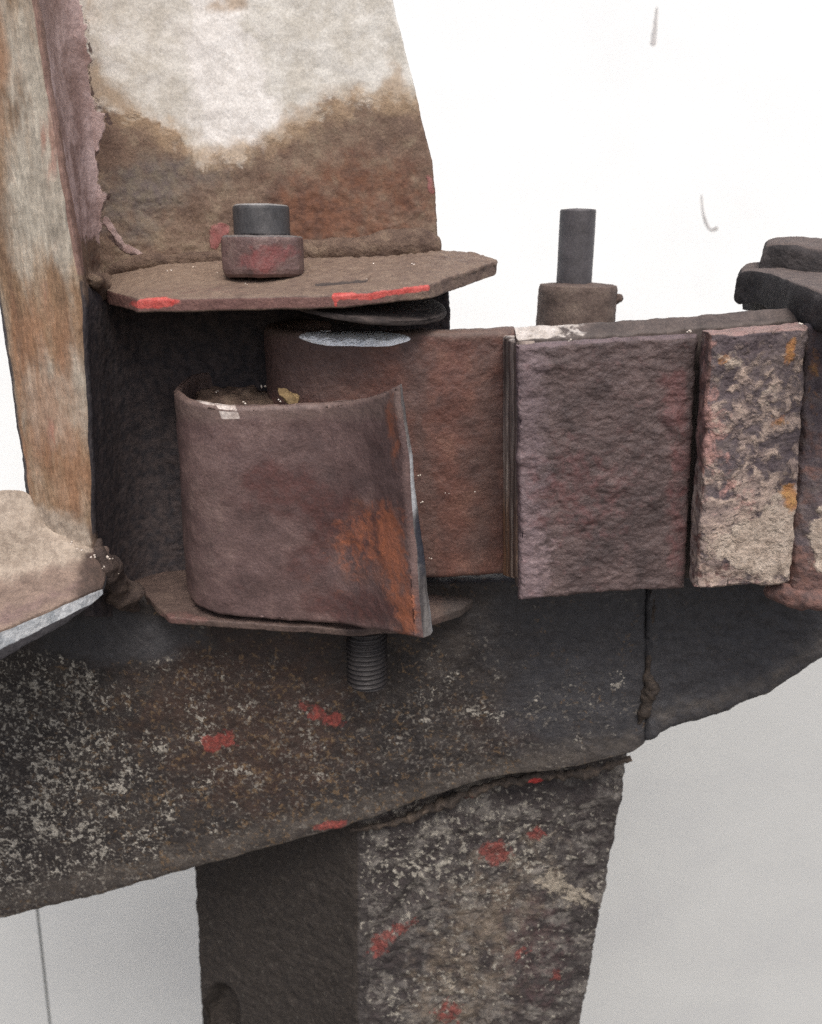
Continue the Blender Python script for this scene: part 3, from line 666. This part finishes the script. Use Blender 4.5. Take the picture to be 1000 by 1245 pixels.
# ------------------------------------------------------------------ front hinge strap: rolled knuckle and torch cut end
strap = thing('cut_hinge_strap', 'mauve brown rolled hinge strap with bright cut end and orange rust', 'hinge strap', P(330, 755, .01))
K = [(316, 452, 320, 690, .053), (270, 452, 276, 694, .051), (234, 456, 244, 702, .042), (216, 465, 230, 712, .031), (212, 474, 229, 722, .021), (222, 484, 238, 737, .010),
     (246, 490, 262, 747, .0035), (290, 494, 300, 753, .0005), (345, 492, 355, 757, -.001), (400, 489, 410, 760, -.004), (438, 485, 450, 766, -.0115), (464, 477, 480, 772, -.021), (482, 470, 510, 778, -.030)]
rows = []
for k in (0, .25, .5, .75, 1):
    bow = 1-(2*k-1)**2
    rows.append([(a+k*(c-a), b+k*(d_-b), Y) for a, b, c, d_, Y in K])
KM = dict(
    dark=lambda x, y, V, n, f: .8*seg(x, y, [(330, 590), (380, 610), (450, 650)], 46)+.5*ell(x, y, 440, 740, 50, 16)+.4*ell(x, y, 370, 680, 20, 20)+.2,
    rim=lambda x, y, V, n, f: .62*sstep(526, 500, y)+.3*sstep(.3, .7, n[:, 2])+.35*ell(x, y, 250, 640, 30, 90),  # upper edge painted lighter, as the light catches it
    orange=lambda x, y, V, n, f: .42*ell(x, y, 452, 650, 26, 34, 50)+.55*ell(x, y, 483, 705, 11, 52, -8)+.1*ell(x, y, 430, 690, 60, 60)+.5*ell(x, y, 478, 520, 5, 30, -5)+.4*ell(x, y, 500, 750, 8, 20),
    chip=lambda x, y, V, n, f: .95*np.minimum(sstep(-14, -9, x-277-.35*(y-500))*sstep(13, 9, x-277-.35*(y-500)), sstep(488, 491, y)*sstep(511, 508, y))*np.where(np.abs(y-499-.1*(x-277)) < 1.2, .4, 1)+.75*ell(x, y, 250, 489, 9, 2.5, 12)+.6*ell(x, y, 330, 487, 30, 2.5),
    cut=lambda x, y, V, n, f: (1-f)*sstep(474, 480, x)*sstep(.6, .4, np.abs(n[:, 2])),
    shine=lambda x, y, V, n, f: (1-f)*sstep(474, 480, x)*(.75*ell(x, y, 500, 585, 7, 36)+.34*sstep(690, 730, y)+.06),
    blue=lambda x, y, V, n, f: (1-f)*sstep(474, 480, x)*.9*ell(x, y, 514, 655, 7, 30))
slab('knuckle', M['knuckle'], strap, rows, .0072, sp=.00042, r=.0017, smooth=(False, True), disp=((.00018, 8, 3), (.00007, 1.3, 3)), wob=(.0005, 16), masks=KM, seed=21, tvar=lambda v, u: .35+.5*v)

# ------------------------------------------------------------------ rear hinge arm: second knuckle, strap, plates
arm = thing('hinge_leaf', 'long rusted hinge arm with pitted cover plate and flaking pad', 'hinge arm', P(720, 730, .01))
K = [(420, 383, 425, 680, .055), (370, 385, 378, 682, .052), (336, 389, 345, 685, .043), (322, 394, 332, 688, .033), (324, 398, 335, 692, .0270), (338, 401, 348, 695, .0205), (366, 404, 374, 699, .0160),
     (408, 405, 414, 702, .0130), (460, 405, 465, 704, .0115), (530, 404, 533, 704, .0115), (580, 402, 582, 702, .0125), (613, 400, 613, 699, .0135), (630, 400, 630, 699, .014)]
rows = []
for k in (0, .33, .66, 1):
    rows.append([(a+k*(c-a), b+k*(d_-b), Y) for a, b, c, d_, Y in K])
def chamfer(x, y, V):
    a = .0016*np.clip((421-y)/18, 0, 1)*np.clip(1-((x-432)/72)**2, 0, 1)*np.clip((.0190-V[:, 1])/.007, 0, 1)
    return a[:, None]*np.array([0, 1., 0])
slab('knuckle', M['knuckle_back'], arm, rows, .0085, sp=.00045, r=.0024, smooth=(False, True), disp=((.0002, 7, 3), (.0001, 1.4, 3)), wob=(.0005, 14), seed=22,
     masks=dict(dark=lambda x, y, V, n, f: .75*ell(x, y, 360, 430, 60, 45)+.25+.5*seg(x, y, [(500, 420), (515, 560), (520, 700)], 30)+.4*ell(x, y, 590, 560, 20, 120),  # upper left patch paints the barrel's shading into the rust colour
                rim=lambda x, y, V, n, f: .7*seg(x, y, [(330, 402), (610, 404)], 22)+.5*sstep(.3, .8, n[:, 2]),
                cut=lambda x, y, V, n, f: 1.0*sstep(.5, .7, ell(x, y, 432, 411, 56, 8.5, 1))*sstep(401, 404, y)), shift=chamfer)
def box_ctrl(c): return c
# strap behind the cover plate: its ragged top edge and laminated end show
rows = []
for k in (0, .33, .66, 1):
    rows.append([(x, t+k*(b-t), Y) for x, t, b, Y in ((629, 413, 716, -.006), (700, 409, 712, -.0055), (800, 402, 706, -.005), (900, 394, 700, -.0045), (990, 386, 695, -.004), (1100, 378, 690, -.003))])
STM = dict(scrape=lambda x, y, V, n, f: .85*sstep(770, 640, x)*sstep(.3, .7, n[:, 2]), end=lambda x, y, V, n, f: 0*x, brownend=lambda x, y, V, n, f: 0*x)
slab('strap', M['strap'], arm, rows, .0062, d=(-.05, .97, .5), sp=.0006, r=.0009, disp=((.0002, 5, 3), (.0001, 1.4, 3)), wob=(.0003, 7), seed=23, masks=STM)
for (x0, Y0, x1, Y1, t0, b0, sd) in ((611.5, .0125, 616.5, .0065, 408, 700, 1), (617.5, .0065, 622.5, .0000, 411, 701, 2), (623, -.0005, 628.8, -.0062, 413, 702, 3)):
    slab('end_ply', M['strap'], arm, [[(x0, t0, Y0), (x1, t0+2, Y1)], [(x0, 560, Y0), (x1, 560, Y1)], [(x0, b0, Y0), (x1, b0+2, Y1)]], .006, d=(1, .1, 0), sp=.0006, r=.0009,
         disp=((.0001, 3, 2),), wob=(.0003, 12), seed=30+sd,
         masks=dict(scrape=lambda x, y, V, n, f: .5*sstep(420, 410, y), end=lambda x, y, V, n, f: .42+0*y, brownend=lambda x, y, V, n, f: .55*sstep(520, 640, y)))
CT = [[(630, 421, -.0125), (700, 416, -.0118), (780, 411, -.0105), (850, 407, -.0095)]]
CBt = [(632, 731, -.0125), (700, 725, -.0118), (770, 720, -.0105), (834, 716, -.0095)]
rows = []
for k in (0, .25, .5, .75, 1):
    rows.append([(a[0]+k*(c[0]-a[0]), a[1]+k*(c[1]-a[1]), a[2]) for a, c in zip(CT[0], CBt)])
slab('cover_plate', M['wear'], arm, rows, .0058, d=(0, 1, 0), sp=.0004, r=.0016, disp=((.00022, 5, 4), (.00010, 1.2, 3)), wob=(.0003, 10), seed=24,
     masks=dict(pale=lambda x, y, V, n, f: .42*sstep(690, 632, x)*sstep(540, 640, y)+.25*ell(x, y, 650, 690, 40, 40)+.3*sstep(645, 632, x),
                lilac=lambda x, y, V, n, f: .6*sstep(690, 635, x)+.16+.4*sstep(.2, .7, n[:, 2]),
                red=lambda x, y, V, n, f: .5*ell(x, y, 820, 480, 12, 30)+.28*ell(x, y, 700, 600, 50, 40)+.35*ell(x, y, 825, 600, 10, 80)+.2),
     extra=lambda x, y, V, n, f: f*(.0007*ell(x, y, 818, 513, 6, 7)+.0007*sstep(.2, .9, fbm(V, 9, 3, 4.1))-.00045*np.abs(fbm(V*np.array([.8, 1, 1.3]), 4.5, 3, 9.2))))
# flaking pad
rows = []
for k, in ((0,), (.25,), (.5,), (.75,), (1,)):
    rows.append([(a[0]+k*(c[0]-a[0]), a[1]+k*(c[1]-a[1]), a[2]) for a, c in zip(((864, 407, -.0175), (905, 404, -.0175), (945, 401, -.0170), (984, 398, -.0165)), ((847, 717, -.0175), (885, 715, -.0175), (925, 712, -.0170), (961, 708, -.0165)))])
fl = lambda V, s: fbm(V, 6, 4, s)
def flakemap(V): return np.floor(2.2*fbm(V, 8, 4, 6.6)+.6)
PD = dict(
    rust=lambda x, y, V, n, f: .5*sstep(.3, .8, -n[:, 0])+.22+.5*ell(x, y, 862, 700, 26, 12),
    flake=lambda x, y, V, n, f: .34+.22*sstep(520, 620, y)+.14*ell(x, y, 940, 520, 40, 60)-.1*ell(x, y, 945, 560, 25, 25),
    pink=lambda x, y, V, n, f: .45*ell(x, y, 868, 545, 16, 45)+.35*ell(x, y, 906, 600, 16, 20)+.35*ell(x, y, 860, 470, 8, 60)+.2*sstep(640, 690, y),
    cream=lambda x, y, V, n, f: .85*ell(x, y, 925, 670, 50, 30)+.6*ell(x, y, 950, 630, 18, 28)+.55*ell(x, y, 892, 436, 14, 10)+.45*ell(x, y, 930, 485, 16, 10, -40)-.8*ell(x, y, 868, 700, 22, 10),
    ochre=lambda x, y, V, n, f: .8*ell(x, y, 960, 605, 8, 14)+.55*ell(x, y, 962, 430, 6, 14)+.45*ell(x, y, 880, 436, 6, 8)+.3*ell(x, y, 950, 510, 16, 8),
    top=lambda x, y, V, n, f: sstep(.25, .7, n[:, 2])*.9)
slab('pad', M['pad'], arm, rows, .0085, d=(0, 1, .06), sp=.0004, r=.0012, disp=((.00014, 4, 4), (.00010, 1.2, 3)), wob=(.0005, 7), seed=25, masks=PD,
     extra=lambda x, y, V, n, f: f*(.00026*flakemap(V)+.0004*ell(x, y, 930, 660, 40, 40)-.0012*ell(x, y, 866, 704, 20, 9)))
# end block at the right border and its lip
rows = []
for k in (0, .33, .66, 1):
    rows.append([(x0+k*(x1-x0), t+k*(b-t), Y) for x0, x1, t, b, Y in ((982, 958, 396, 738, -.0135), (1010, 992, 392, 741, -.0155), (1120, 1110, 385, 745, -.0155))])
slab('end_block', M['pad'], arm, rows, .014, d=(0, 1, 0), sp=.00055, r=.002, disp=((.0004, 6, 4), (.00014, 1.4, 3)), wob=(.0007, 8), seed=26,
     masks=dict(rust=lambda x, y, V, n, f: .42+.3*sstep(640, 700, y), flake=lambda x, y, V, n, f: .12+0*x, pink=lambda x, y, V, n, f: 0*x,
                cream=lambda x, y, V, n, f: .75*ell(x, y, 1002, 655, 14, 34), ochre=lambda x, y, V, n, f: .25*ell(x, y, 990, 450, 8, 60), top=lambda x, y, V, n, f: 0*x))
bead('weld_bead', M['pad'], arm, [(935, 722, -.008), (955, 722, -.013), (985, 728, -.015), (1040, 730, -.015), (1110, 732, -.015)], [.002, .0034, .0036, .0036, .003], lump=.5, seed=27,
     masks=dict(rust=lambda x, y, V, n, f: .8+0*x, flake=lambda x, y, V, n, f: .05+0*x, pink=lambda x, y, V, n, f: 0*x, cream=lambda x, y, V, n, f: 0*x, ochre=lambda x, y, V, n, f: 0*x, top=lambda x, y, V, n, f: 0*x))

# ------------------------------------------------------------------ washer under the upper lug
nl = np.array([.0, -.24, 1.0]); nl /= np.linalg.norm(nl)           # the lug's own slope
wa = thing('bent_washer', 'thin dark washer wedged between upper lug and rear knuckle', 'washer', P(436, 374, .024))
tilt = np.array([.13, -.13, 1.0])
lathe('ring', M['soot'], wa, P(440, 369, .024), tilt, [(.009, 0), (.009, .0016), (.0268, .0016), (.0272, .0008), (.0268, 0), (.009, 0)], nth=96, sub=.0015, disp=((.0003, 12, 3), (.0001, 2, 2)), seed=31)

# ------------------------------------------------------------------ capped hinge pin on the upper lug
pb = P(321, 326, .0235)
pin = thing('hinge_pin', 'short hinge pin with plum collar standing on the upper lug', 'pin', pb)
r1 = 49.5*(.0235-CAM[1])/FPX/1.02; r2 = 33*(.0235-CAM[1])/FPX/1.02
ca = np.array([0, .03, 1.0])
def hexr(T, H, R):
    a = (T+.5) % (math.pi/3)-math.pi/6
    return R*(.55+.45*np.cos(math.pi/6)/np.cos(a)*1.06)
lathe('collar', M['nut'], pin, pb-.0005*nl, ca, [(.004, -.0022), (r1*.88, -.0022), (r1*.97, -.0012), (r1, .0002), (r1, .0088), (r1*.98, .0096), (r1*.93, .0100), (.004, .0101)], nth=120, rf=hexr, sub=.0007,
      disp=((.0002, 5, 3), (.0001, 1.3, 2)), seed=32,
      masks=dict(red=lambda x, y, V, n, f: .6*ell(x, y, 318, 317, 18, 14)+.5*ell(x, y, 352, 305, 12, 8)+.1, top=lambda x, y, V, n, f: sstep(.4, .8, n[:, 2])))
lathe('shank', M['pin'], pin, pb+ca*.0096, ca, [(.003, 0), (r2, 0), (r2, .0078), (r2*.975, .0086), (r2*.9, .0090), (r2*.6, .0092), (.001, .0092)], nth=96, sub=.0007,
      disp=((.0001, 6, 3), (.00004, 1.2, 2)), seed=33, masks=dict(top=lambda x, y, V, n, f: sstep(.5, .85, n[:, 2])))

# ------------------------------------------------------------------ threaded bolt end below the lower lug
tb = P(446, 772, .012)
bolt = thing('threaded_bolt', 'dark threaded bolt end hanging below the lower lug', 'bolt', tb)
rt = 28*(.012-CAM[1])/FPX
def thr(T, H, R):
    ph = (H/.00175-T/(2*math.pi)) % 1.0
    return np.where(R > rt*.5, R-.0011*np.abs(2*ph-1)**1.2, R)
lathe('thread', M['thread'], bolt, tb, (.0, -.02, -1), [(.001, -.004), (rt, -.004), (rt, .0172), (rt*.92, .0185), (.001, .019)], nth=72, rf=thr, sub=.0002, disp=((.0001, 5, 2),), seed=34,
      masks=dict(top=lambda x, y, V, n, f: 0*x))

# ------------------------------------------------------------------ pin standing behind the arm
pb2 = P(702, 346, .085)
sc = (.085-CAM[1])/FPX
back = thing('rear_pin', 'plain grey rod rising from a rusty collar behind the hinge arm', 'pin', P(702, 600, .085))
lathe('rod', M['rod'], back, pb2-np.array([.0015, 0, .11]), (.002, 0, 1), [(.002, 0), (20.5*sc, 0), (20.5*sc, .1365), (20*sc, .1372), (.001, .1376)], nth=72, sub=.001, disp=((.00008, 6, 3),), seed=35)
def colr(T, H, R): return R*(1+.03*np.sin(2*T+1)+.015*np.sin(5*T))
lathe('collar', M['collar'], back, pb2-np.array([0, 0, .045]), (.012, 0, 1), [(.006, 0), (44*sc, 0), (45.5*sc, .01), (45*sc, .043), (43.5*sc, .0448), (22*sc, .0456), (15*sc, .0456)], nth=80, rf=colr, sub=.0008,
      disp=((.0004, 8, 3), (.00015, 2, 3)), seed=36)
bead('split_pin', M['collar'], back, [(738, 366, .085), (750, 364, .084), (757, 361, .083)], [.0014, .0016, .0017], lump=.5, seed=37)

# ------------------------------------------------------------------ sooty clamp at the upper right
cl = thing('clamp', 'sooty black clamp with stepped block resting on the hinge arm', 'clamp', P(960, 385, .02))
dm = dict(dust=lambda x, y, V, n, f: .85*sstep(.45, .85, n[:, 2]))
FT = [[(900, 322, .055), (930, 318, .060), (990, 318, .065), (1090, 320, .070)],
      [(897, 332, .040), (928, 331, .026), (985, 352, -.012), (1090, 392, -.055)]]
slab('flange', M['clamp'], cl, FT, .0105, d=(.06, .12, -1), sp=.0006, r=.0035, smooth=(False, True), disp=((.0003, 9, 3), (.0001, 1.6, 3)), wob=(.0005, 10), seed=41, masks=dm)
BT = [[(930, 291, .060), (960, 285, .062), (1000, 288, .066), (1090, 292, .066)],
      [(927, 297, .040), (960, 296, .037), (1000, 302, .034), (1090, 312, .028)]]
slab('block', M['clamp'], cl, BT, .012, d=(0, .0, -1), sp=.0006, r=.003, smooth=(False, True), disp=((.0003, 9, 3), (.0001, 1.6, 3)), wob=(.0006, 10), seed=42, masks=dm)
ST = [[(928, 352, .040), (975, 352, .020), (1090, 380, .02)], [(928, 382, .040), (975, 386, .020), (1090, 392, .02)]]
slab('stub', M['clamp'], cl, ST, .02, d=(0, 1, 0), sp=.0008, r=.001, disp=((.0003, 5, 3),), seed=43, masks=dict(dust=lambda x, y, V, n, f: 0*x))

# ------------------------------------------------------------------ dirt, leaf scrap and grit lying on the ledges
dirt = thing('dirt_pile', 'crumbly brown dirt inside the rolled front knuckle', 'dirt', P(285, 486, .030))
def mound(name, mat, par, c, rx, ry, rz, lump, seed):
    u = np.linspace(0, math.pi, 26); v = np.arange(40)*2*math.pi/40
    V = np.stack([np.outer(np.sin(u), np.cos(v))*rx, np.outer(np.sin(u), np.sin(v))*ry, np.outer(np.cos(u), np.ones(40))*rz], -1).reshape(-1, 3)+c
    ix = np.arange(26*40).reshape(26, 40)
    Q = np.stack([ix[:-1], ix[1:], np.roll(ix[1:], -1, 1), np.roll(ix[:-1], -1, 1)], -1).reshape(-1, 4)
    d = (V-c)/np.array([rx, ry, rz])
    return link(name, V+d*(lump*fbm(V, 6, 4, seed))[:, None], Q, mat, par)
mound('clod', M['weld_dirt'], dirt, P(288, 494, .030), .0150, .0135, .006, .0028, 1.5)
leaf = thing('leaf_scrap', 'dry yellow leaf scrap caught between the two knuckles', 'leaf', P(348, 478, .0085))
slab('blade', M['leaf'], leaf, [[(338, 470, .0105), (349, 474, .0095), (360, 480, .0100)], [(341, 478, .0075), (350, 484, .0062), (364, 485, .0080)], [(346, 486, .0068), (354, 490, .0058), (362, 489, .0066)]], .0004, sp=.0004, r=.0001,
     disp=((.0009, 3, 3),), wob=(.0008, 3), seed=51)
rg = np.random.RandomState(5)
GV, GQ = [], []
def crumb(c, rr):
    o = np.array([[1, 0, 0], [0, 1, 0], [-1, 0, 0], [0, -1, 0], [0, 0, 1], [0, 0, -1]])*rr*(.6+.8*rg.rand(6, 1))
    b = sum(len(g) for g in GV); GV.append(c+o)
    for i in range(4):
        j = (i+1) % 4; GQ.append((b+i, b+j, b+4)); GQ.append((b+j, b+i, b+5))
for x, y, Y, q in ((148, 700, .036, 5), (141, 696, .002, 3), (134, 678, -.002, 4), (128, 690, -.003, 3), (112, 676, -.008, 4), (96, 668, -.0095, 3), (90, 660, -.0085, 3), (234, 327, .038, 6), (226, 331, .036, 4), (246, 326, .038, 3),
                 (262, 333, .028, 3), (386, 322, .036, 3), (420, 325, .030, 3), (455, 322, .030, 3), (505, 322, .025, 3), (520, 316, .030, 3), (206, 330, .034, 3), (190, 338, .028, 3), (300, 345, .010, 2), (450, 340, .012, 3),
                 (511, 578, .0105, 3), (516, 611, .0105, 3), (523, 680, .0105, 3), (545, 600, .0105, 2), (575, 598, .011, 2), (694, 414, -.010, 3), (840, 403, -.006, 4), (975, 393, -.020, 4), (322, 470, .022, 4), (262, 476, .022, 3), (340, 487, .0, 3), (296, 490, .004, 3)):
    for _ in range(1+q//2):
        crumb(P(x+rg.uniform(-4, 4), y+rg.uniform(-1.5, 1.5), Y), q*.00011*(.6+.6*rg.rand()))
gr = link('grit', np.concatenate(GV), np.zeros((0, 4), int), M['grit'], None, tris=GQ, smooth=False)
gr['kind'] = 'stuff'
